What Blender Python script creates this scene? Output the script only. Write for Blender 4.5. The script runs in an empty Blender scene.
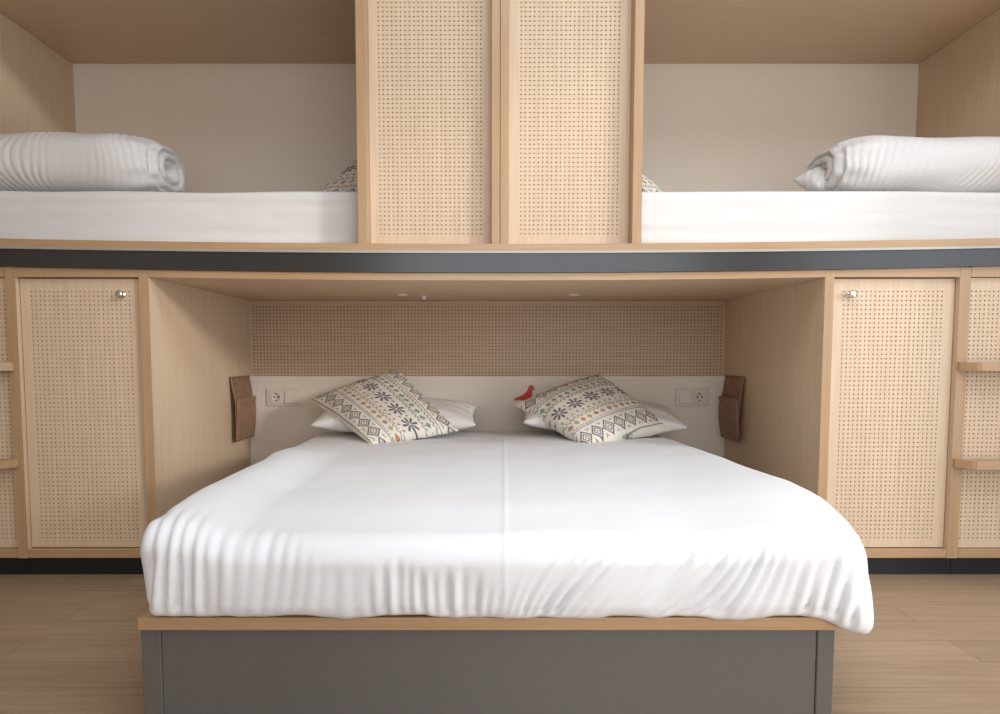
import bpy, bmesh, math, random
from mathutils import Vector, noise
random.seed(7)
C = bpy.context.scene.collection
# ------------------------------------------------------------------ camera numbers
F, TH, CX, CY, CD, CH = 693.0, math.radians(4), 489.0, 405.5, 2.38, 0.77
def P(px, py, Y):
    """pixel of the 1000x714 frame -> point on the plane y=Y"""
    u = (px-CX)/F; v = (py-CY)/F
    t = (Y+CD)/(math.cos(TH)-v*math.sin(TH))
    return Vector((u*t, Y, CH+(-math.sin(TH)-v*math.cos(TH))*t))
# ------------------------------------------------------------------ materials
def newmat(name, rough=.6, spec=.5):
    m = bpy.data.materials.new(name); m.use_nodes = True
    nt = m.node_tree; b = nt.nodes['Principled BSDF']
    b.inputs['Roughness'].default_value = rough
    b.inputs['Specular IOR Level'].default_value = spec
    return m, nt, b
def plain(name, col, rough=.6, spec=.5, metal=0, var=.04, scale=30, bump=0):
    m, nt, b = newmat(name, rough, spec)
    b.inputs['Metallic'].default_value = metal
    tc = nt.nodes.new('ShaderNodeTexCoord')
    n = nt.nodes.new('ShaderNodeTexNoise'); n.inputs['Scale'].default_value = scale; n.inputs['Detail'].default_value = 4
    nt.links.new(tc.outputs['Object'], n.inputs['Vector'])
    r = nt.nodes.new('ShaderNodeValToRGB')
    r.color_ramp.elements[0].position = .3; r.color_ramp.elements[1].position = .7
    r.color_ramp.elements[0].color = [c*(1-var) for c in col]+[1]
    r.color_ramp.elements[1].color = [min(1, c*(1+var)) for c in col]+[1]
    nt.links.new(n.outputs['Fac'], r.inputs['Fac']); nt.links.new(r.outputs['Color'], b.inputs['Base Color'])
    if bump:
        bp = nt.nodes.new('ShaderNodeBump'); bp.inputs['Strength'].default_value = bump; bp.inputs['Distance'].default_value = .002
        nt.links.new(n.outputs['Fac'], bp.inputs['Height']); nt.links.new(bp.outputs['Normal'], b.inputs['Normal'])
    return m
def wood(name, ca, cb, axis='z', rough=.45, spec=.4):
    m, nt, b = newmat(name, rough, spec)
    tc = nt.nodes.new('ShaderNodeTexCoord'); mp = nt.nodes.new('ShaderNodeMapping')
    s = [60, 60, 60]; s['xyz'.index(axis)] = 2.2
    mp.inputs['Scale'].default_value = s
    n = nt.nodes.new('ShaderNodeTexNoise'); n.inputs['Scale'].default_value = 1.6; n.inputs['Detail'].default_value = 5
    n.inputs['Roughness'].default_value = .6
    nt.links.new(tc.outputs['Object'], mp.inputs['Vector']); nt.links.new(mp.outputs['Vector'], n.inputs['Vector'])
    r = nt.nodes.new('ShaderNodeValToRGB')
    r.color_ramp.elements[0].position = .3; r.color_ramp.elements[1].position = .72
    r.color_ramp.elements[0].color = (*ca, 1); r.color_ramp.elements[1].color = (*cb, 1)
    nt.links.new(n.outputs['Fac'], r.inputs['Fac']); nt.links.new(r.outputs['Color'], b.inputs['Base Color'])
    return m
M = {}
M['wood_v'] = wood('beech_veneer_vertical_grain', (.63, .462, .31), (.71, .545, .385), 'z')
M['wood_x'] = wood('beech_veneer_cross_grain', (.60, .425, .28), (.68, .50, .345), 'x')
M['edge_v'] = wood('beech_edging_upright', (.42, .262, .14), (.50, .322, .178), 'z', .3)
M['edge_x'] = wood('beech_edging_level', (.42, .262, .14), (.50, .322, .178), 'x', .26)
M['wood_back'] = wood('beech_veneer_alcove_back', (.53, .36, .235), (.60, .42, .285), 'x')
M['white_panel'] = plain('cream_white_laminate', (.76, .67, .565), .5, .4, var=.01, scale=3)
M['back_white'] = plain('off_white_back_board', (.83, .725, .605), .55, .4, var=.015, scale=2)
M['steel'] = plain('charcoal_painted_steel', (.032, .031, .031), .22, .6, var=.06, scale=20)
M['flange'] = plain('grey_metal_lip', (.42, .39, .35), .35, .5, metal=.3, var=.03)
M['plinth'] = plain('black_plinth_laminate', (.013, .0125, .013), .5, .4)
M['base'] = plain('dark_grey_laminate', (.128, .118, .11), .42, .45, var=.03, scale=60)
M['chrome'] = plain('polished_chrome', (.8, .8, .8), .12, .5, metal=1, var=0)
M['dark'] = plain('dark_hole', (.02, .018, .016), .7)
M['wall'] = plain('warm_beige_wall_paint', (.72, .59, .46), .8, .2, var=.01, scale=4)
M['linen'] = plain('white_bed_linen', (.81, .81, .825), .85, .15, var=.01, scale=300, bump=.15)
M['linen_soft'] = plain('white_cotton_cover', (.75, .725, .705), .85, .15, var=.01, scale=300, bump=.15)
M['leather'] = plain('brown_leather', (.27, .145, .085), .55, .4, var=.18, scale=35, bump=.3)
M['leather_flap'] = plain('tan_leather', (.31, .175, .105), .55, .4, var=.15, scale=35, bump=.3)
M['brass'] = plain('dull_rivet_metal', (.35, .27, .2), .35, .5, metal=.8)
M['plastic'] = plain('ivory_plastic', (.70, .61, .52), .35, .5, var=.005)
M['hole'] = plain('hole_shade_brown', (.45, .31, .20), .8, .1)  # shade inside the drilled holes, put into their colour
M['ceil'] = plain('white_ceiling_paint', (.80, .77, .72), .8, .2, var=.01, scale=4)
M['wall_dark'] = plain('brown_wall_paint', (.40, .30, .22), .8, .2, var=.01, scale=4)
M['hole_shaded'] = plain('hole_shade_dark', (.24, .145, .085), .8, .1)  # darker painted hole shade so the alcove back dots stay visible
M['red'] = plain('red_paint', (.55, .022, .02), .45, .4, var=.08, scale=80)
M['teal'] = plain('grey_green_paint', (.11, .17, .16), .5, .4)
M['beak'] = plain('dark_red_brown_paint', (.16, .05, .04), .5)
M['frame'] = plain('white_window_frame_paint', (.8, .8, .8), .4)
M['satin'] = plain('white_lamp_enamel', (.85, .82, .80), .3)
def floor_mat():
    m, nt, b = newmat('oak_laminate_floor', .42, .7)
    tc = nt.nodes.new('ShaderNodeTexCoord')
    br = nt.nodes.new('ShaderNodeTexBrick'); br.offset = .37
    for k, v in dict(Scale=1.0).items(): br.inputs[k].default_value = v
    br.inputs['Brick Width'].default_value = 1.25; br.inputs['Row Height'].default_value = .135
    br.inputs['Mortar Size'].default_value = .0012; br.inputs['Mortar Smooth'].default_value = .2
    br.inputs['Color1'].default_value = (.335, .232, .15, 1); br.inputs['Color2'].default_value = (.38, .265, .175, 1)
    br.inputs['Mortar'].default_value = (.17, .10, .06, 1); br.inputs['Bias'].default_value = 0
    nt.links.new(tc.outputs['Object'], br.inputs['Vector'])
    mp = nt.nodes.new('ShaderNodeMapping'); mp.inputs['Scale'].default_value = (1.5, 42, 1)
    n = nt.nodes.new('ShaderNodeTexNoise'); n.inputs['Scale'].default_value = 1.5; n.inputs['Detail'].default_value = 7; n.inputs['Roughness'].default_value = .65
    nt.links.new(tc.outputs['Object'], mp.inputs['Vector']); nt.links.new(mp.outputs['Vector'], n.inputs['Vector'])
    r = nt.nodes.new('ShaderNodeValToRGB'); r.color_ramp.elements[0].position = .32; r.color_ramp.elements[1].position = .7
    r.color_ramp.elements[0].color = (.78, .76, .74, 1); r.color_ramp.elements[1].color = (1.15, 1.15, 1.15, 1)
    nt.links.new(n.outputs['Fac'], r.inputs['Fac'])
    mx = nt.nodes.new('ShaderNodeMix'); mx.data_type = 'RGBA'; mx.blend_type = 'MULTIPLY'; mx.inputs['Factor'].default_value = 1
    nt.links.new(br.outputs['Color'], mx.inputs['A']); nt.links.new(r.outputs['Color'], mx.inputs['B'])
    nt.links.new(mx.outputs['Result'], b.inputs['Base Color'])
    bp = nt.nodes.new('ShaderNodeBump'); bp.inputs['Strength'].default_value = .12; bp.inputs['Distance'].default_value = .002
    nt.links.new(n.outputs['Fac'], bp.inputs['Height']); nt.links.new(bp.outputs['Normal'], b.inputs['Normal'])
    return m
M['floor'] = floor_mat()
def print_mat():
    m, nt, b = newmat('printed_cushion_cotton', .85, .15)
    a = nt.nodes.new('ShaderNodeVertexColor'); a.layer_name = 'print'
    n = nt.nodes.new('ShaderNodeTexNoise'); n.inputs['Scale'].default_value = 400
    bp = nt.nodes.new('ShaderNodeBump'); bp.inputs['Strength'].default_value = .15; bp.inputs['Distance'].default_value = .001
    nt.links.new(n.outputs['Fac'], bp.inputs['Height']); nt.links.new(bp.outputs['Normal'], b.inputs['Normal'])
    nt.links.new(a.outputs['Color'], b.inputs['Base Color'])
    return m
M['print'] = print_mat()
# ------------------------------------------------------------------ mesh helpers
def link(name, verts, faces, mat, parent=None, smooth=False):
    me = bpy.data.meshes.new(name); me.from_pydata([tuple(v) for v in verts], [], faces)
    me.validate(); me.update()
    if smooth:
        for p in me.polygons: p.use_smooth = True
    me.materials.append(M[mat] if isinstance(mat, str) else mat)
    o = bpy.data.objects.new(name, me); C.objects.link(o)
    if parent is not None:
        o.parent = parent
        if parent.type == 'EMPTY' or True:
            o.location = -Vector(world(parent))
    return o
def world(o):
    v = Vector(o.location)
    while o.parent: o = o.parent; v = v+Vector(o.location)
    return v
def fin(bm, name, mat, parent=None, smooth=False):
    me = bpy.data.meshes.new(name); bm.normal_update(); bm.to_mesh(me); bm.free()
    if smooth:
        for p in me.polygons: p.use_smooth = True
    me.materials.append(M[mat] if isinstance(mat, str) else mat)
    o = bpy.data.objects.new(name, me); C.objects.link(o)
    if parent is not None:
        o.parent = parent; o.location = -world(parent)
    return o
def bx(bm, x0, x1, y0, y1, z0, z1, bev=0, seg=1):
    vs = [bm.verts.new(p) for p in ((x0,y0,z0),(x1,y0,z0),(x1,y1,z0),(x0,y1,z0),(x0,y0,z1),(x1,y0,z1),(x1,y1,z1),(x0,y1,z1))]
    fs = [bm.faces.new([vs[i] for i in f]) for f in ((0,3,2,1),(4,5,6,7),(0,1,5,4),(1,2,6,5),(2,3,7,6),(3,0,4,7))]
    if bev:
        es = list({e for f in fs for e in f.edges})
        bmesh.ops.bevel(bm, geom=es, offset=bev, segments=seg, affect='EDGES', profile=.5)
def board(name, x0, x1, y0, y1, z0, z1, mat, parent=None, bev=.0015, seg=1):
    bm = bmesh.new(); bx(bm, x0, x1, y0, y1, z0, z1, bev, seg)
    return fin(bm, name, mat, parent)
def sagboard(name, x0, x1, y0, y1, z0f, z1f, mat, parent=None, n=40):
    vs, fs = [], []
    for i in range(n+1):
        x = x0+(x1-x0)*i/n
        a, b = z0f(x), z1f(x)
        vs += [(x,y0,a),(x,y1,a),(x,y1,b),(x,y0,b)]
    for i in range(n):
        k = 4*i
        for j in range(4):
            fs.append((k+j, k+4+j, k+4+(j+1) % 4, k+(j+1) % 4)[::-1])
    fs += [(0,1,2,3)[::-1], tuple(4*n+j for j in range(4))]
    o = link(name, vs, fs, mat, parent)
    bm = bmesh.new(); bm.from_mesh(o.data); bmesh.ops.recalc_face_normals(bm, faces=bm.faces); bm.to_mesh(o.data); bm.free()
    return o
def cyl(bm, c, axis, r0, r1, L, n=20):
    """truncated cone from c along axis"""
    ax = Vector(axis).normalized(); t = Vector((0,0,1)) if abs(ax.z) < .9 else Vector((1,0,0))
    u = ax.cross(t).normalized(); w = ax.cross(u); c = Vector(c)
    A = [bm.verts.new(c+(u*math.cos(2*math.pi*i/n)+w*math.sin(2*math.pi*i/n))*r0) for i in range(n)]
    B = [bm.verts.new(c+ax*L+(u*math.cos(2*math.pi*i/n)+w*math.sin(2*math.pi*i/n))*r1) for i in range(n)]
    for i in range(n): bm.faces.new((A[i], A[(i+1)%n], B[(i+1)%n], B[i]))
    bm.faces.new(A[::-1]); bm.faces.new(B)
    bmesh.ops.recalc_face_normals(bm, faces=bm.faces)
def perf(name, x0, x1, z0, z1, Y, hx0, hz0, nx, nz, p, mat, parent=None, r=.0026, th=.016, pz=None, depth=.0045):
    """board facing -y at y=Y with nx*nz drilled holes; hx0,hz0 = centre of the lower left hole"""
    pz = pz or p
    vs, fs = [], []
    gx0, gz0 = hx0-p/2, hz0-pz/2; gx1, gz1 = gx0+nx*p, gz0+nz*pz
    rim = [(math.cos(math.pi/4*k), math.sin(math.pi/4*k)) for k in range(8)]
    for j in range(nz):
        for i in range(nx):
            cx, cz = hx0+i*p, hz0+j*pz; b = len(vs)
            vs += [(cx-p/2,Y,cz-pz/2),(cx+p/2,Y,cz-pz/2),(cx+p/2,Y,cz+pz/2),(cx-p/2,Y,cz+pz/2)]
            vs += [(cx+r*c, Y, cz+r*s) for c, s in rim]
            vs += [(cx+r*c, Y+depth, cz+r*s) for c, s in rim]
            R = lambda k: b+4+(k % 8)
            fs += [(b+1, b+2, R(1), R(0), R(7)), (b+2, b+3, R(3), R(2), R(1)), (b+3, b+0, R(5), R(4), R(3)), (b+0, b+1, R(7), R(6), R(5))]
            for k in range(8): fs.append((R(k), R(k+1), b+12+(k+1) % 8, b+12+k))
            fs.append(tuple(b+12+k for k in range(8)))
    b = len(vs)
    vs += [(x0,Y,z0),(x1,Y,z0),(x1,Y,z1),(x0,Y,z1),(gx0,Y,gz0),(gx1,Y,gz0),(gx1,Y,gz1),(gx0,Y,gz1)]
    for k in range(4): fs.append((b+k, b+(k+1)%4, b+4+(k+1)%4, b+4+k))
    vs += [(x0,Y+th,z0),(x1,Y+th,z0),(x1,Y+th,z1),(x0,Y+th,z1)]
    for k in range(4): fs.append((b+8+k, b+8+(k+1)%4, b+(k+1)%4, b+k))
    fs.append((b+11, b+10, b+9, b+8))
    o = link(name, vs, fs, mat, parent)
    o.data.materials.append(M['hole'])
    n13 = nx*nz*13
    mi = [(1 if (q < n13 and q % 13 >= 4) else 0) for q in range(len(fs))]
    if len(o.data.polygons) == len(fs): o.data.polygons.foreach_set('material_index', mi)
    else: print('PERF MISMATCH', name, len(o.data.polygons), len(fs))
    return o
def thing(name, label, cat, loc=(0,0,0), group=None):
    o = bpy.data.objects.new(name, None); C.objects.link(o); o.location = loc; o.empty_display_size = .05
    o['label'] = label; o['category'] = cat
    if group: o['group'] = group
    return o
def tag(o, label, cat, group=None):
    o['label'] = label; o['category'] = cat
    if group: o['group'] = group
    return o
def struct(o): o['kind'] = 'structure'; return o
# ------------------------------------------------------------------ room
WL, WR, YB, YR, HC = -2.30, 2.30, 1.04, -4.2, 2.75
struct(board('floor', WL-.1, WR+.1, YR-.1, YB+.1, -.05, 0, 'floor', bev=0))
SX0, SX1, SY0, SY1 = -.3, 2.0, -2.1, -.9        # ceiling opening added for an overhead fill light
bm = bmesh.new()
bx(bm, WL-.1, WR+.1, YR-.1, SY0, HC, HC+.12); bx(bm, WL-.1, WR+.1, SY1, YB+.1, HC, HC+.12)
bx(bm, WL-.1, SX0, SY0, SY1, HC, HC+.12); bx(bm, SX1, WR+.1, SY0, SY1, HC, HC+.12)
struct(fin(bm, 'ceiling', 'ceil'))
struct(board('wall_back', WL-.1, WR+.1, YB, YB+.1, 0, HC, 'wall', bev=0))
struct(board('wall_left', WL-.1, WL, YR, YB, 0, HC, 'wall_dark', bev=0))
WY0, WY1, WZ0, WZ1 = -2.9, -.60, .12, 2.35          # window in the right wall
bm = bmesh.new()
bx(bm, WR, WR+.1, YR, WY0, 0, HC); bx(bm, WR, WR+.1, WY1, YB, 0, HC)
bx(bm, WR, WR+.1, WY0, WY1, 0, WZ0); bx(bm, WR, WR+.1, WY0, WY1, WZ1, HC)
struct(fin(bm, 'wall_right', 'wall'))
RX0, RX1, RZ0, RZ1 = -1.0, 2.0, .5, 2.5             # opening added behind the camera for frontal fill light
bm = bmesh.new()
bx(bm, WL, RX0, YR-.1, YR, 0, HC); bx(bm, RX1, WR, YR-.1, YR, 0, HC)
bx(bm, RX0, RX1, YR-.1, YR, 0, RZ0); bx(bm, RX0, RX1, YR-.1, YR, RZ1, HC)
struct(fin(bm, 'wall_rear', 'wall'))
def framebm(axis, a0, a1, z0, z1, c, t=.045, d=.05):
    bm = bmesh.new()
    def bb(p0, p1, q0, q1):
        if axis == 'y': bx(bm, c, c+d, p0, p1, q0, q1)
        else: bx(bm, p0, p1, c-d, c, q0, q1)
    bb(a0, a0+t, z0, z1); bb(a1-t, a1, z0, z1); bb(a0+t, a1-t, z0, z0+t); bb(a0+t, a1-t, z1-t, z1)
    return bm
struct(fin(framebm('y', WY0, WY1, WZ0, WZ1, WR+.05, .02), 'window_1', 'frame'))
struct(fin(framebm('x', RX0, RX1, RZ0, RZ1, YR-.05), 'rear_fill_frame', 'frame'))  # unseen frame around the added rear fill opening
# ------------------------------------------------------------------ lower row
ZT, ZB, ZK = 1.041, .103, .069           # door top, door bottom, plinth top
DP = .0153                                # hole spacing
sag = lambda x: .021*min(1.5, (x/1.66)**2)
beam0 = lambda x: 1.0555+sag(x); beam1 = lambda x: 1.119+sag(x)*.75
flg1 = lambda x: 1.127+sag(x)*.75; plat1 = lambda x: 1.151+sag(x)*.85
def locker(side):
    s = side
    if s < 0: xi0, xi1, xo0, xo1, dx0, dx1 = -1.190, -1.157, -1.645, -1.610, -1.607, -1.192
    else: xi0, xi1, xo0, xo1, dx0, dx1 = 1.142, 1.173, 1.600, 1.637, 1.175, 1.597
    t = thing('locker_cabinet', 'low beech locker with one drilled door, %s of the bed alcove' % ('left' if s < 0 else 'right'), 'cabinet', ((dx0+dx1)/2, .5, 0), 'drilled door lockers beside the bed')
    board('side_panel', xi0, xi1, .001, 1.0, ZK, 1.0545, 'wood_v', t)
    board('side_panel', xo0, xo1, .001, 1.0, ZK, 1.0545, 'wood_v', t)
    for a, b in ((xi0, xi1), (xo0, xo1)):
        board('edge_strip', a, b, -.002, .0005, ZK, beam0(a)-.0008, 'edge_v', t, 0)
    a, b = (xo1, xi0) if s < 0 else (xi1, xo0)
    sagboard('top_rail', a, b, -.001, .0015, lambda x: ZT, lambda x: beam0(x)-.0006, 'edge_x', t, 8)
    board('top_board', a, b, .002, 1.0, ZT+.001, 1.073, 'wood_x', t)
    board('bottom_rail', a, b, -.001, 1.0, ZK, ZB-.003, 'edge_x', t)
    board('back_board', a, b, .98, 1.0, ZB, ZT, 'wood_v', t)
    board('plinth', min(xo0, xi0), max(xo1, xi1), .035, .055, 0, ZK, 'plinth', t, 0)
    w = dx1-dx0; nx = 23; ncx = (dx0+dx1)/2-(nx-1)*DP/2 + (-.002 if s < 0 else .0)
    d = perf('door', dx0, dx1, ZB, ZT-.003, .018, ncx, .137, nx, 57, DP, 'wood_v', t)
    kx = P(120, 296, 0).x if s < 0 else P(852, 296, 0).x
    bm = bmesh.new()
    cyl(bm, (kx, .018, .983), (0,-1,0), .011, .011, .004, 24)
    cyl(bm, (kx, .014, .983), (0,-1,0), .006, .005, .014, 18)
    cyl(bm, (kx, .000, .983), (0,-1,0), .0115, .0135, .007, 24)
    cyl(bm, (kx, -.007, .983), (0,-1,0), .0135, .009, .004, 24)
    fin(bm, 'knob', 'chrome', d, True)['label'] = 'chrome knob'
    return t
locker(-1); locker(1)
def niche(side):
    s = side
    x0, x1 = (-2.24, -1.647) if s < 0 else (1.639, 2.24)
    t = thing('shelf_unit', 'open beech shelf unit with drilled back, %s edge of the picture' % ('left' if s < 0 else 'right'), 'shelf', ((x0+x1)/2, .3, 0), 'open shelf units at the ends')
    nx = 37
    hx = x1-.012-(nx-1)*DP if s < 0 else x0+.012
    perf('back_panel', x0, x1, ZB, ZT-.001, .012, hx, .137, nx, 57, DP, 'wood_v', t)
    sagboard('top_rail', x0, x1, -.001, .0015, lambda x: ZT+.001, lambda x: beam0(x)-.0006, 'edge_x', t, 8)
    board('top_board', x0, x1, .002, 1.0, ZT+.001, 1.073, 'wood_x', t)
    board('bottom_rail', x0, x1, -.001, .6, ZK, ZB-.002, 'edge_x', t)
    board('plinth', x0, x1, .035, .055, 0, ZK, 'plinth', t, 0)
    for zt, zb in ((.752, .7235), (.419, .391)):
        xp = -1.625 if s < 0 else 1.606; xe = x0 if s < 0 else x1; e = -s
        pr = .062
        pts = [(xp, -.0025), (xp, -.012), (xp+s*.012, -.03), (xp+s*.030, -.054), (xp+s*.042, -pr), (xe, -pr), (xe, -.0025)]
        bm = bmesh.new()
        lo = [bm.verts.new((x, y, zb)) for x, y in pts]; hi = [bm.verts.new((x, y, zt)) for x, y in pts]
        n = len(pts)
        bm.faces.new(lo); bm.faces.new(hi[::-1])
        for i in range(n): bm.faces.new((lo[i], hi[i], hi[(i+1)%n], lo[(i+1)%n]))
        bmesh.ops.recalc_face_normals(bm, faces=bm.faces)
        fin(bm, 'shelf', 'edge_x', t)
niche(-1); niche(1)
# alcove
AX0, AX1 = -1.1565, 1.1415
t = board('alcove_ceiling', AX0, AX1, 0, 1.0, 1.041, 1.0545, 'wood_x')
sagboard('edge_strip', AX0, AX1, -.0018, -.0001, lambda x: 1.030+.011*(x/1.15)**2, lambda x: beam0(x)-.0006, 'edge_x', t, 24)
tag(t, 'light beech ceiling board of the bed alcove under the dark beam', 'panel')
nx = 140; ap = .01625
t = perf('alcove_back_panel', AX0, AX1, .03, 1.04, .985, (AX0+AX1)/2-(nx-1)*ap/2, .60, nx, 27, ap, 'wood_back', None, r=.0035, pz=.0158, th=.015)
t.data.materials[1] = M['hole_shaded']
tag(t, 'drilled beech panel at the back of the alcove above the headboard', 'panel')
hb = board('headboard', AX0, AX1, .955, .984, .0, P(400, 376, .955).z, 'white_panel', None, .002, 2)
tag(hb, 'long cream white headboard panel behind the double bed', 'headboard')
# recessed lamps in alcove ceiling
for px, lab in ((403, 'left'), (573, 'right')):
    Y = .66; x = (px-CX)/F*(Y+CD)
    t = thing('ceiling_spotlight', 'small flush round spotlight in the alcove ceiling, the %s one' % lab, 'lamp', (x, Y, 1.041), 'flush spotlights in the alcove ceiling')
    bm = bmesh.new(); cyl(bm, (x, Y, 1.041), (0,0,-1), .026, .024, .003, 28); fin(bm, 'trim_ring', 'satin', t, True)
    bm = bmesh.new(); cyl(bm, (x, Y, 1.038), (0,0,-1), .017, .016, .0012, 28); fin(bm, 'lens', 'frame', t, True)
Y = .72; x = (424.5-CX)/F*(Y+CD)
t = thing('smoke_sensor', 'tiny white round sensor on the alcove ceiling right of the left spotlight', 'sensor', (x, Y, 1.041))
bm = bmesh.new(); cyl(bm, (x, Y, 1.041), (0,0,-1), .013, .013, .006, 20); fin(bm, 'sensor_base', 'satin', t, True)
bm = bmesh.new(); cyl(bm, (x, Y, 1.035), (0,0,-1), .010, .004, .012, 20); fin(bm, 'sensor_head', 'satin', t, True)
# ------------------------------------------------------------------ beam and bunk platform
t = thing('steel_beam', 'long charcoal steel beam running across under the upper bunks', 'beam', (0, 0, 1.06))
sagboard('beam_web', -2.25, 2.25, -.012, -.002, beam0, beam1, 'steel', t)
sagboard('beam_lip', -2.25, 2.25, -.018, -.002, lambda x: beam1(x)+.0002, flg1, 'flange', t)
t = thing('bunk_platform', 'beech platform edge board carrying the two upper bunks', 'board', (0, .5, 1.1))
sagboard('edge_board', -2.25, 2.25, -.012, -.0005, lambda x: flg1(x)+.0003, plat1, 'edge_x', t)
board('deck', -2.25, 2.25, 0, 1.0, 1.08, 1.150, 'wood_x', t)
# ------------------------------------------------------------------ upper bunks
ZP, ZC = 1.1505, 2.147
def bunk(s):
    if s < 0: xs0, xs1, xe0, xe1 = -1.988, -1.957, .008, .0365
    else: xs0, xs1, xe0, xe1 = 2.022, 2.053, .0375, .066
    lo, hi = (xs0, xe1) if s < 0 else (xe0, xs1)
    il, ih = (xs1, xe0) if s < 0 else (xe1, xs0)
    t = thing('bunk_box', 'upper %s beech bunk enclosure with off white back board' % ('left' if s < 0 else 'right'), 'bunk', ((lo+hi)/2, .5, ZP), 'upper bunk enclosures')
    board('side_panel', xs0, xs1, 0, 1.0, ZP, ZC, 'wood_v', t)
    board('end_panel', xe0, xe1, 0, 1.0, ZP, ZC, 'edge_v', t)
    board('top_panel', lo, hi, 0, 1.0, ZC+.0005, ZC+.03, 'wood_x', t)
    board('back_board', il, ih, .985, 1.0, ZP, ZC, 'back_white', t, 0)
    # screen
    if s < 0: px0, px1, qx0, qx1 = -.444, -.411, -.4105, .0075
    else: px0, px1, qx0, qx1 = .484, .516, .0665, .4835
    u = thing('privacy_screen', 'drilled beech privacy screen closing the inner end of the upper %s bunk' % ('left' if s < 0 else 'right'), 'screen', ((qx0+qx1)/2, .05, ZP+.0025), 'drilled privacy screens of the upper bunks')
    board('post', px0, px1, 0, .082, ZP+.002, ZC-.001, 'edge_v', u)
    nx = 23 if s > 0 else 24
    hx = P(521, 150, .045).x if s > 0 else P(379, 150, .045).x
    perf('screen_panel', qx0, qx1, ZP+.002, ZC-.001, .06, hx, P(500, 233, .045).z, nx, 60, .01515, 'wood_v', u)
bunk(-1); bunk(1)
# ------------------------------------------------------------------ soft goods
nz = lambda x, y, z=0: noise.noise(Vector((x, y, z)))
def smooth01(x): x = max(0, min(1, x)); return x*x*(3-2*x)
def softbox(name, x0, x1, y0, y1, z0, z1, r, res, mat, disp, parent=None, warp=None, rb=None):
    """rounded box of fine quads, disp(p, n) -> offset along normal, warp(p) -> p"""
    c = Vector(((x0+x1)/2, (y0+y1)/2, (z0+z1)/2)); h = Vector(((x1-x0)/2, (y1-y0)/2, (z1-z0)/2))
    idx = {}; vs = []; fs = []
    N = [max(2, int(2*h[i]/res)) for i in range(3)]
    def vid(a, b, cc):
        k = (a, b, cc)
        if k not in idx:
            q = Vector([-h[i]+2*h[i]*k[i]/N[i] for i in range(3)])
            rr = r if rb is None else rb+(r-rb)*smooth01((q.z+h.z)/(1.2*h.z))
            inner = Vector([max(-(h[i]-rr), min(h[i]-rr, q[i])) for i in range(3)])
            d = q-inner
            n = d.normalized() if d.length > 1e-9 else Vector((0,0,1))
            nn = n
            p = inner+n*rr if d.length > 1e-9 else q
            idx[k] = len(vs); vs.append((c+p, nn))
        return idx[k]
    for ax in range(3):
        a1, a2 = (ax+1) % 3, (ax+2) % 3
        for side in (0, N[ax]):
            for i in range(N[a1]):
                for j in range(N[a2]):
                    q = []
                    for di, dj in ((0,0),(1,0),(1,1),(0,1)):
                        k = [0,0,0]; k[ax] = side; k[a1] = i+di; k[a2] = j+dj
                        q.append(vid(*k))
                    fs.append(q if side else q[::-1])
    out = []
    for p, n in vs:
        q = p+n*disp(p, n)
        if warp: q = warp(q)
        out.append(q)
    return link(name, out, fs, mat, parent, True)
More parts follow.
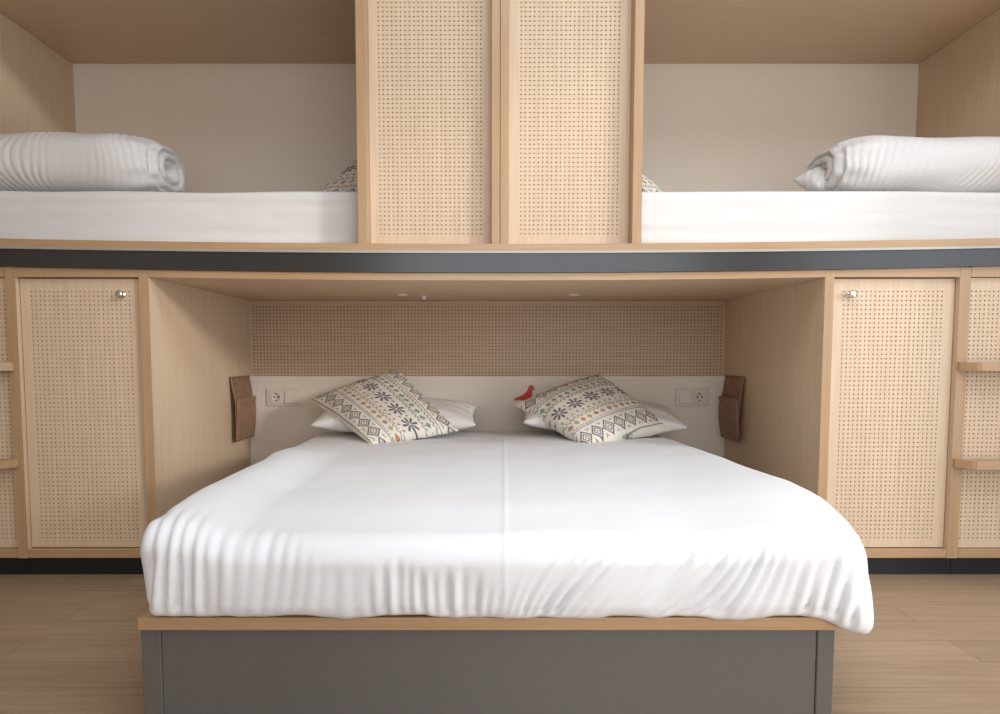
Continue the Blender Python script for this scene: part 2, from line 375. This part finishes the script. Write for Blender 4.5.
# upper mattresses
def mdisp(p, n):
    f = max(0, -n.y)
    w = .004*nz(p.x*1.6, p.z*30, 3)+.0035*nz(p.x*3+p.z*6, p.z*55, 8)
    w -= .004*(1-abs(math.sin(p.z*70+2.5*nz(p.x*1.3, p.z*4, 2))))**6*f
    w += .004*nz(p.x*3, p.y*3, p.z*3)
    return w-.004*math.exp(-((p.z-1.305)/.006)**2)*f
for s in (-1, 1):
    x0, x1 = (-1.95, .001) if s < 0 else (.073, 2.015)
    m = softbox('mattress', x0, x1, .118, .975, 1.156, 1.359, .022, .012, 'linen_soft', mdisp)
    tag(m, 'single mattress under a white sheet in the upper %s bunk' % ('left' if s < 0 else 'right'), 'mattress', 'white sheeted bunk mattresses')
def roll(name, xa, xb, yc, zb, ry, rz, s, lab):
    """rolled duvet lying along x, open end at xb (s = sign of the open end direction)"""
    nu, nv = 340, 120; vs = []; fs = []
    L = abs(xb-xa); sd = 3.1*s
    def sec(th, k):
        c, sn = math.cos(th), math.sin(th)
        e = 2/2.5
        return math.copysign(abs(c)**e, c)*k, math.copysign(abs(sn)**e, sn)*k
    rings = []
    for i in range(nu+1):
        u = i/nu*L
        t = L-u
        e = .15
        k = 1.0 if t > e else (1-((e-t)/e)**2*.22)
        if u < .05: k *= math.sqrt(max(.05, 1-((.05-u)/.05)**2*.6))
        rings.append((u, k, 0))
    for q in range(1, 26):        # end face turning inwards with a spiral
        kk = .78*(1-q/26)
        rings.append((L+.028*math.sin(min(1, q/7)*math.pi/2), kk, q))
    for (u, k, q) in rings:
        for j in range(nv):
            th = 2*math.pi*j/nv
            a, b = sec(th, k)
            w = 0
            if q == 0:
                t = L-u
                lean = .35*math.sin(th)
                ph = u*125+lean*8+7*nz(u*2.5, th*.6, sd)+1.4*nz(u*9, th*1.1, sd+5)
                am = .1+1.9*max(0, nz(u*5, 2+sd, th*.4)+.1)+.9*smooth01((.25-t)/.2)
                rd = 1-math.sqrt(math.sin(ph)**2+.03)
                w = -.0040*am*rd*(.25+1.1*max(0, nz(u*9, th*1.2, sd+9)+.35))+.012*nz(u*4, math.cos(th)*1.2, math.sin(th)*1.2+sd)
                w += .005*smooth01((.12-t)/.1)*math.sin(th*9+u*14+2*nz(u*6, th, 1))
            uu = u
            if q > 0:
                w = .006*math.sin(th*9+q*.3)*(1-q/26)
                sp = (k/.78*3.2+th/(2*math.pi)) % 1
                uu = u-.02*(1-min(1, abs(sp-.5)*2/.55))*(1 if q > 1 else .3)-.035*max(0, (q-15)/10)
            y = yc+a*(ry+w); z = zb+rz+b*(rz+w)
            if z < zb: z = zb
            vs.append((xa+(xb-xa)/L*uu if True else 0, y, z))
    R = len(rings)
    for i in range(R-1):
        for j in range(nv):
            q = (i*nv+j, i*nv+(j+1) % nv, (i+1)*nv+(j+1) % nv, (i+1)*nv+j)
            fs.append(q if s < 0 else q[::-1])
    fs.append(tuple(range(nv))); fs.append(tuple((R-1)*nv+j for j in range(nv)))
    o = link(name, vs, fs, 'linen_soft', None, True)
    bm = bmesh.new(); bm.from_mesh(o.data); bmesh.ops.recalc_face_normals(bm, faces=bm.faces); bm.to_mesh(o.data); bm.free()
    tag(o, lab, 'duvet', 'rolled duvets on the upper bunks')
    return o
roll('rolled_duvet', -1.93, -1.238, .33, 1.363, .20, .118, 1, 'rolled white duvet lying on the upper left bunk mattress')
rr_ = roll('rolled_duvet', 2.0, 1.29, .33, 1.363, .20, .110, -1, 'rolled white duvet lying on the upper right bunk mattress')
# ------------------------------------------------------------------ printed cushions
CREAM = (.78, .73, .64); DK = (.15, .14, .165); GR = (.24, .33, .22); TEALC = (.22, .27, .26); OR = (.50, .24, .13); OC = (.47, .36, .18); GY = (.25, .24, .24)
def pattern(u, v):
    """u along the bands, v across them, both in metres over a 0.45 m face"""
    def tri(x, p): x = (x/p) % 1; return abs(x-.5)*2       # 1 at cell edge, 0 at centre
    b = v
    col = CREAM
    # diamond chain band centred at c
    for c in (.055, .415):
        p = .062; hh = .036
        dx = abs(((u/p) % 1)-.5)*2; dv = abs(b-c)/hh
        m = dx+dv
        if dv < 1.05:
            if .74 < m < 1.0 or .40 < m < .58: return DK
            if m < .2: return OC
            if m > 1.55 and m < 1.75 and dv < .9: return OC if int(u/p+.5) % 2 else OR
    def line(c, w): return abs(b-c) < w
    if line(.008, .0022) or line(.102, .002) or line(.368, .002): return GY
    # dotted rows
    for c, colr, p, rr in ((.112, GY, .013, .0034), (.302, GY, .014, .0036), (.172, OC, .013, .0032)):
        if abs(b-c) < rr and abs(((u/p) % 1)-.5)*p < rr: return colr
    # zigzags
    for c, colr, p, amp in ((.160, GY, .022, .006), (.350, DK, .020, .006), (.293, GY, .022, .005)):
        if abs(b-(c+amp*(tri(u, p)*2-1))) < .0026: return colr
    # small rhombs
    for c, p, r, cols in ((.136, .036, .0135, (OR, OC)), (.322, .037, .0145, (GR, GR)), (.186, .03, .007, (OR, GY))):
        k = int(u//p); dx = abs(((u/p) % 1)-.5)*p
        if dx+abs(b-c) < r: return cols[k % 2]
    # snowflake row
    p = .092; c = .238
    dx = (((u/p) % 1)-.5)*p; dv = b-c; r = math.hypot(dx, dv); a = math.atan2(dv, dx)
    if r < .037:
        k = (a/(math.pi/4)+.5) % 1
        off = abs(k-.5)*(math.pi/4)*r
        if r > .006 and off < .0032+.0022*(1 if r > .016 else 0): return DK
    if r > .037:
        dd = abs(abs(dx)-p/2)+abs(abs(dv)-.018)
        if dd < .006: return DK
    return CREAM
def cushion(name, corners, thick, lab, group, swap=False, n=210, printed=True, nvec=None, puff=2.2, mat='print', wr=.004, rows=None, shear=0):
    """corners L,T,R,B in world space; pillow with pinched corners"""
    L, T, R, B = [Vector(c) for c in corners]
    nrm = (T-L).cross(B-L).normalized()
    if nrm.y > 0 and nvec is None: nrm = -nrm
    if nvec is not None: nrm = Vector(nvec).normalized()
    vs = []; cols = []; fs = []
    m = n if rows is None else rows
    seed = L.x*10
    for side in (1, -1):
        for i in range(n+1):
            for j in range(m+1):
                s, t = i/n, j/m                       # s along L->T, t along L->B
                p = L*(1-s)*(1-t)+T*s*(1-t)+R*s*t+B*(1-s)*t
                ctr = (L+T+R+B)/4
                es, et = 1-(2*s-1)**2, 1-(2*t-1)**2
                # edges bow inwards between the corners
                p = ctr+(p-ctr)*(1-.05*(es*(1-et)+et*(1-es))*1.0)
                hgt = (max(0, es*et))**(1/puff)
                w = wr*(nz(s*5+seed, t*5, side)+.6*nz(s*12+seed, t*12, side+4))*hgt
                w += wr*1.6*(1-hgt)*math.sin((s*9+t*7)*3+seed)*(es+et)*.4
                p = p+nrm*side*(thick/2*hgt)+nrm*w
                vs.append(p)
                if printed:
                    cols.append(pattern(*((t*.45, s*.45) if not swap else (s*.45, max(0, min(.45, (1-t-shear*(s-.62))*.45))))))
    S = (n+1)*(m+1)
    for i in range(n):
        for j in range(m):
            a = i*(m+1)+j
            fs.append((a, a+m+1, a+m+2, a+1)); fs.append((S+a, S+a+1, S+a+m+2, S+a+m+1))
    o = link(name, vs, fs, mat, None, True)
    me = o.data
    if printed:
        ca = me.color_attributes.new('print', 'FLOAT_COLOR', 'POINT')
        buf = []
        for c in cols: buf += [c[0], c[1], c[2], 1]
        ca.data.foreach_set('color', buf)
    bm = bmesh.new(); bm.from_mesh(me); bmesh.ops.remove_doubles(bm, verts=bm.verts, dist=.0002)
    bmesh.ops.recalc_face_normals(bm, faces=bm.faces); bm.to_mesh(me); bm.free()
    for pl in me.polygons: pl.use_smooth = True
    if lab: tag(o, lab, 'pillow' if not printed else 'cushion', group)
    return o
G = 'patterned cushions'
cushion('cushion', [P(309,400,.74), P(398,369,.85), P(459,431,.54), P(371,445,.38)], .14, 'patterned cushion with diamond chain on its left edge, at left of double bed', G)
cushion('cushion', [P(514,405,.70), P(599,374,.85), P(674,430,.58), P(584,446,.38)], .16, 'patterned cushion with diamond chain along its front edge, below the red bird', G, True, shear=.12)
cushion('cushion', [Vector((-.78,.50,1.37)), P(372,146,.72), Vector((-.10,.72,1.62)), Vector((-.25,.45,1.37))], .11, 'patterned cushion mostly hidden behind the screen of the upper left bunk', G, n=120)
cushion('cushion', [Vector((.30,.50,1.37)), Vector((.28,.66,1.60)), P(602,140,.68), Vector((.80,.50,1.37))], .11, 'patterned cushion just peeking out behind the screen of the upper right bunk', G, n=120)
fl_ = cushion('loose_fold', [Vector((1.18,.36,1.455)), Vector((1.40,.50,1.53)), Vector((1.46,.36,1.44)), Vector((1.225,.26,1.405))], .10, '', None, n=50, printed=False, mat='linen_soft', wr=.005)
for k_ in ('label', 'category', 'group'):
    if k_ in fl_: del fl_[k_]
fl_.parent = rr_
# ------------------------------------------------------------------ double bed
t = thing('bed_base', 'dark grey box bed base with a thin beech top board, under the double bed', 'bed base', (-.005, -.1, 0))
BX0, BX1, BY0 = -.723, .718, -.99
board('top_board', BX0, BX1, BY0, .95, .2085, .2355, 'edge_x', t, .002, 2)
board('front_panel', BX0+.0425, BX1-.0375, BY0+.012, BY0+.03, 0, .208, 'base', t, .001)
board('corner_post', BX0+.0015, BX0+.042, BY0+.009, BY0+.06, 0, .208, 'base', t, .002)
board('corner_post', BX1-.037, BX1-.001, BY0+.009, BY0+.06, 0, .208, 'base', t, .002)
board('side_panel', BX0+.0015, BX0+.025, BY0+.0605, .95, 0, .208, 'base', t, .001)
board('side_panel', BX1-.021, BX1-.001, BY0+.0605, .95, 0, .208, 'base', t, .001)
# the duvet: rounded slab shell with gathered folds over foot end and sides
DX0, DX1, DY0, DY1, DZ0, DZ1 = -.730, .738, -1.012, .86, .237, .424
def ddisp(p, n):
    w = .006*nz(p.x*2.6, p.y*2.6, 1)+.0022*nz(p.x*7, p.y*7, 6)
    fr = max(0, -n.y)                      # foot face
    dist = p.y-DY0                         # distance back from the foot end
    lat = smooth01((p.z-DZ0)/.025)
    topm = math.exp(-max(0, dist-.05)/.14) if n.z > .2 else 1
    drop = (DZ1-p.z)+max(0, dist)*.8
    lean = .55*smooth01((p.x+.2)/.6)+.10
    q = p.x+lean*drop+.05*nz(p.x*2.2, drop*3, 4)+.5*max(0, -p.x-.45)*drop
    g = 1-math.sqrt(math.sin(q*104+3.8*nz(q*5, drop*2.5, 2))**2+.05)
    g2 = 1-math.sqrt(math.sin(q*57+3*nz(q*4, drop*4, 9))**2+.05)
    lf = smooth01((-p.x-.30)/.25)
    sarc = (DZ1-p.z)-max(0, dist-.05)
    on = lat*smooth01((sarc-.01-.06*nz(q*8, 3, 5)-.045*math.exp(-((p.x+.08)/.2)**2)+.10*lf)/(.07+.10*lf))
    am = .2+1.7*max(0, nz(q*6, drop*4, 12)+.2)
    if abs(n.x) > .6: on = .8*lat
    w += on*am*(-.0115*g-.007*g2)
    w += on*.003*nz(p.x*13, p.z*7, 3)
    # centre crease
    sx_ = .032+.040*max(0, dist)/(DY1-DY0)
    w += .0016*math.exp(-((p.x-sx_)/.004)**2)
    # foot face bulges a little at mid height
    w += fr*.006*math.sin(math.pi*max(0, min(1, (p.z-DZ0)/(DZ1-DZ0))))
    return w
def dwarp(p):
    x, y, z = p
    k = (y-DY0)/(DY1-DY0)                 # 0 foot, 1 head
    hz = max(0, min(1, (DZ1-z)/(DZ1-DZ0)))
    if x < 0:
        e = smooth01((-x-.35)/.4)
        x -= e*(.085*smooth01((k-.25)/.6))
        x -= e*.0
        x += e*.025*hz*smooth01((.3-k)/.3)
        z -= .0*e
    else:
        e = smooth01((x-.35)/.4)
        x += e*(.105*math.sin(math.pi*max(0, min(1, k))**.75)+.015+.03*k)
        x += e*hz*.035*smooth01((.35-k)/.3)
        z -= smooth01((x-.66)/.12)*.038*hz*hz*(1 if k < .9 else .5)
        # hanging edge scallops
    edge = smooth01((hz-.8)/.2)
    z -= edge*.010*max(-.4, nz(x*9, k*9, 5)+.35*nz(x*25, 0, 2))*(1 if y < DY0+.05 else .6)
    # softly rounded shoulders along the sides
    z -= .020*smooth01((.34-(y-DY0))/.34)**1.3*(1-hz)
    sh = smooth01((abs(p.x)-.50)/.28)
    z -= sh*.004*(1-hz)*k
    z += .034*smooth01((-p.x-.50)/.16)*(1-hz)*smooth01((.75-k)/.3)+.018*(1-hz)*smooth01((p.x-.42)/.2)*smooth01((.5-k)/.3)
    return Vector((x, y, max(z, .2365 if BX0-.004 < x < BX1+.006 and y > BY0-.0 else .19)))
dv = softbox('duvet', DX0, DX1, DY0, DY1, DZ0, DZ1, .062, .0046, 'linen', ddisp, None, dwarp, rb=.03)
bm = bmesh.new(); bm.from_mesh(dv.data)
bmesh.ops.delete(bm, geom=[f for f in bm.faces if f.normal.z < -.7 and abs(f.calc_center_median().x) < .66 and abs(f.calc_center_median().y+.07) < .84 and f.calc_center_median().z < .27], context='FACES')
bm.to_mesh(dv.data); bm.free()
tag(dv, 'large white duvet with gathered folds covering the whole double bed', 'duvet')
# white pillows behind the cushions
def pillow(c, ax, ay, thick, lab):
    c, ax, ay = Vector(c), Vector(ax), Vector(ay)
    return cushion('pillow', [c-ax-ay, c-ax+ay, c+ax+ay, c+ax-ay], thick, lab, 'white pillows under the cushions', n=50, printed=False, mat='linen_soft', wr=.006, puff=2.4, rows=90, nvec=(0,-.25,.97))
pillow((-.41, .73, .508), (.355, 0, 0), (0, .16, .03), .145, 'white pillow lying under the patterned cushion at left of the double bed')
pillow((.50, .73, .508), (.355, 0, -.012), (0, .16, .03), .145, 'white pillow lying under the patterned cushion at right of the double bed')
# ------------------------------------------------------------------ sockets
def socket(x0, x1, z0, z1, flip):
    YF = .955
    side = 'right' if flip else 'left'
    cx, cz = (x0+x1)/2, (z0+z1)/2; w = (x1-x0)/2
    t = thing('socket_plate', 'ivory plate with a power socket and a light switch at %s on the headboard' % side, 'socket', (cx, YF, cz), 'socket and switch plates on the headboard')
    board('plate', x0, x1, YF-.009, YF, z0, z1, 'plastic', t, .003, 2)
    sx = cx+(.5 if flip else -.5)*w*.86; wx = cx-(.5 if flip else -.5)*w*.86
    r = .0275
    s = board('socket_frame', sx-r-.004, sx+r+.004, YF-.0125, YF-.0092, cz-r-.004, cz+r+.004, 'plastic', t, .0015)
    bm = bmesh.new(); N = 32
    ro, ri, dpt = .021, .0195, .008
    prof = [(.0235, -.0126), (.0225, -.0145), (.0205, -.0145), (.0195, -.0128), (.0001, -.0128)]
    rings = []
    for rr, dy in prof:
        rings.append([bm.verts.new((sx+rr*math.cos(2*math.pi*i/N), YF+dy, cz+rr*math.sin(2*math.pi*i/N))) for i in range(N)])
    for a, b in zip(rings, rings[1:]):
        for i in range(N): bm.faces.new((a[i], a[(i+1)%N], b[(i+1)%N], b[i]))
    bmesh.ops.recalc_face_normals(bm, faces=bm.faces)
    fin(bm, 'socket_well', 'plastic', s, True)
    bm = bmesh.new()
    for dx in (-.0095, .0095): cyl(bm, (sx+dx, YF-.0129, cz), (0,-1,0), .0042, .0042, .0006, 14)
    bx(bm, sx-.003, sx+.003, YF-.0137, YF-.0129, cz+.0135, cz+.0195); bx(bm, sx-.003, sx+.003, YF-.0137, YF-.0129, cz-.0195, cz-.0135)
    fin(bm, 'contacts', 'dark', s)
    k = board('switch_frame', wx-r-.004, wx+r+.004, YF-.0115, YF-.0092, cz-r-.004, cz+r+.004, 'plastic', t, .001)
    bm = bmesh.new()
    vs = [bm.verts.new(p) for p in ((wx-r,YF-.0116,cz-r),(wx+r,YF-.0116,cz-r),(wx+r,YF-.0116,cz+r),(wx-r,YF-.0116,cz+r),
                                    (wx-r,YF-.0185,cz-r),(wx+r,YF-.0185,cz-r),(wx+r,YF-.0135,cz+r),(wx-r,YF-.0135,cz+r))]
    for f in ((0,1,2,3),(4,5,6,7),(0,1,5,4),(1,2,6,5),(2,3,7,6),(3,0,4,7)): bm.faces.new([vs[i] for i in f])
    bmesh.ops.recalc_face_normals(bm, faces=bm.faces)
    fin(bm, 'rocker', 'plastic', k)
a, b = P(267, 406, .95), P(301, 388, .95); socket(a.x, b.x, a.z, b.z, False)
a, b = P(675, 406, .95), P(709, 388, .95); socket(a.x, b.x, a.z, b.z, True)
# ------------------------------------------------------------------ leather pockets on the alcove side walls
def pocket(s):
    wall = AX0+.0005 if s < 0 else AX1-.0005
    side = 'left' if s < 0 else 'right'
    Y0, Y1 = (.70, .94)
    t = thing('leather_pocket', 'brown leather wall pocket hanging on the %s alcove wall beside the headboard' % side, 'wall pocket', (wall, (Y0+Y1)/2, .5), 'leather pockets on the alcove walls')
    def prof(v): return .004+.022*math.sin(math.pi*.72*v)
    def sheet(name, v0, v1, extra, mat, par, n=26, m=16, thk=.004, taper=0):
        vs, fs = [], []
        for layer in (0, 1):
            for i in range(n+1):
                v = v0+(v1-v0)*i/n
                for j in range(m+1):
                    w = j/m
                    d = prof(v)+extra*math.sin(math.pi*min(1, (v-v0)/(v1-v0)*.5+.5))*1.0+(thk if layer else 0)
                    d += extra*.5*math.sin(math.pi*w)
                    d += .003*nz(w*3, v*4, s*3)
                    zz = .682-.292*v
                    yy = Y0+taper*v+(Y1-Y0-2*taper*v)*w
                    vs.append((wall-s*d, yy, zz))
        S = (n+1)*(m+1)
        def q(i, j, l): return l*S+i*(m+1)+j
        for i in range(n):
            for j in range(m):
                for l in (0, 1): fs.append((q(i,j,l), q(i+1,j,l), q(i+1,j+1,l), q(i,j+1,l)))
        for i in range(n):
            for j in (0, m): fs.append((q(i,j,0), q(i+1,j,0), q(i+1,j,1), q(i,j,1)))
        for j in range(m):
            for i in (0, n): fs.append((q(i,j,0), q(i,j+1,0), q(i,j+1,1), q(i,j,1)))
        o = link(name, vs, fs, mat, par, True)
        bm = bmesh.new(); bm.from_mesh(o.data); bmesh.ops.recalc_face_normals(bm, faces=bm.faces); bm.to_mesh(o.data); bm.free()
        return o
    b = sheet('backing', 0, 1, 0, 'leather', t)
    f = sheet('front_pocket', .34, .995, .009, 'leather_flap', t, thk=.0035)
    g = sheet('upper_band', .33, .50, .016, 'leather_flap', t, thk=.0035, taper=.008)
    for yy in (Y0+.035, Y1-.035):
        bm = bmesh.new(); d = prof(.07)+.004
        cyl(bm, (wall-s*d, yy, .664), (-s,0,0), .006, .004, .003, 14); fin(bm, 'rivet', 'brass', b, True)
pocket(-1); pocket(1)
# ------------------------------------------------------------------ red bird on the headboard
YB0 = .9548
out = [(513.2,399.5),(515.5,398),(519,396.6),(524,394),(527,391),(528.2,388.2),(529,386),(531,385),(533,385.6),(533.8,387.6),(533.2,389.6),(532,391.2),(532,394),(531.6,396.6),(529.5,398.8),(526.5,399.9),(522,400.1),(518,399.8),(515,400.4)]
def plate(name, pts, d, mat, par, off=0):
    bm = bmesh.new(); W_ = [P(x, y, YB0) for x, y in pts]
    A = [bm.verts.new((p.x, YB0-off, p.z)) for p in W_]
    B = [bm.verts.new((p.x, YB0-off-d, p.z)) for p in W_]
    bm.faces.new(A); bm.faces.new(B)
    n = len(pts)
    for i in range(n): bm.faces.new((A[i], A[(i+1)%n], B[(i+1)%n], B[i]))
    bmesh.ops.recalc_face_normals(bm, faces=bm.faces)
    return fin(bm, name, mat, par)
t = thing('bird_ornament', 'small flat red bird standing on the headboard face above the right cushion', 'ornament', tuple(P(525, 400, YB0)))
plate('bird_body', out, .006, 'red', t)
plate('beak', [(533.6,386.8),(535.0,389.6),(533.4,389.2)], .004, 'beak', t)
plate('leg', [(524.6,400.2),(525.4,400.2),(525.4,407),(524.6,407)], .003, 'teal', t)
plate('leg', [(526.4,400.0),(527.1,400.0),(526.2,407),(525.5,407)], .003, 'teal', t)
# ------------------------------------------------------------------ light
def area(name, loc, rot, sx, sy, e, col):
    l = bpy.data.lights.new(name, 'AREA'); l.shape = 'RECTANGLE'; l.size = sx; l.size_y = sy; l.energy = e; l.color = col
    o = bpy.data.objects.new(name, l); C.objects.link(o); o.location = loc; o.rotation_euler = rot
    return o
area('window_daylight', (WR+.04, (WY0+WY1)/2, (WZ0+WZ1)/2), (0, math.radians(90), 0), WZ1-WZ0-.06, WY1-WY0-.06, 27, (.86, .92, 1.0))
area('added_rear_fill', ((RX0+RX1)/2, YR-.02, (RZ0+RZ1)/2), (math.radians(90), 0, 0), RX1-RX0-.1, RZ1-RZ0-.1, 42, (.88, .94, 1.0))  # added fill from behind the camera, brightens the fronts
area('added_ceiling_fill', ((SX0+SX1)/2, (SY0+SY1)/2, HC+.05), (0, 0, 0), SX1-SX0-.04, SY1-SY0-.04, 40, (.86, .93, 1.0))  # added overhead fill, brightens the top of the duvet
l = bpy.data.lights.new('low_sun', 'SUN'); l.energy = 1.0; l.angle = math.radians(7); l.color = (1.0, .97, .93)
o = bpy.data.objects.new('low_sun', l); C.objects.link(o); o.location = (4, -3, 2.5)
o.rotation_euler = Vector((-1.3, 1.0, -.38)).to_track_quat('-Z', 'Y').to_euler()
w = bpy.data.worlds.new('sky'); bpy.context.scene.world = w; w.use_nodes = True
w.node_tree.nodes['Background'].inputs['Color'].default_value = (.85, .92, 1, 1)
w.node_tree.nodes['Background'].inputs['Strength'].default_value = .6
# ------------------------------------------------------------------ camera
cam = bpy.data.cameras.new('camera'); co = bpy.data.objects.new('camera', cam); C.objects.link(co)
cam.sensor_width = 36; cam.lens = F/1000*36
cam.shift_x = (500-CX)/1000; cam.shift_y = (CY-357)/1000
co.location = (0, -CD, CH); co.rotation_euler = (math.radians(90)-TH, 0, 0); cam.clip_start = .02
bpy.context.scene.camera = co
vs_ = bpy.context.scene.view_settings
vs_.view_transform = 'Standard'; vs_.look = 'None'; vs_.gamma = 1; vs_.exposure = .06; vs_.use_curve_mapping = False
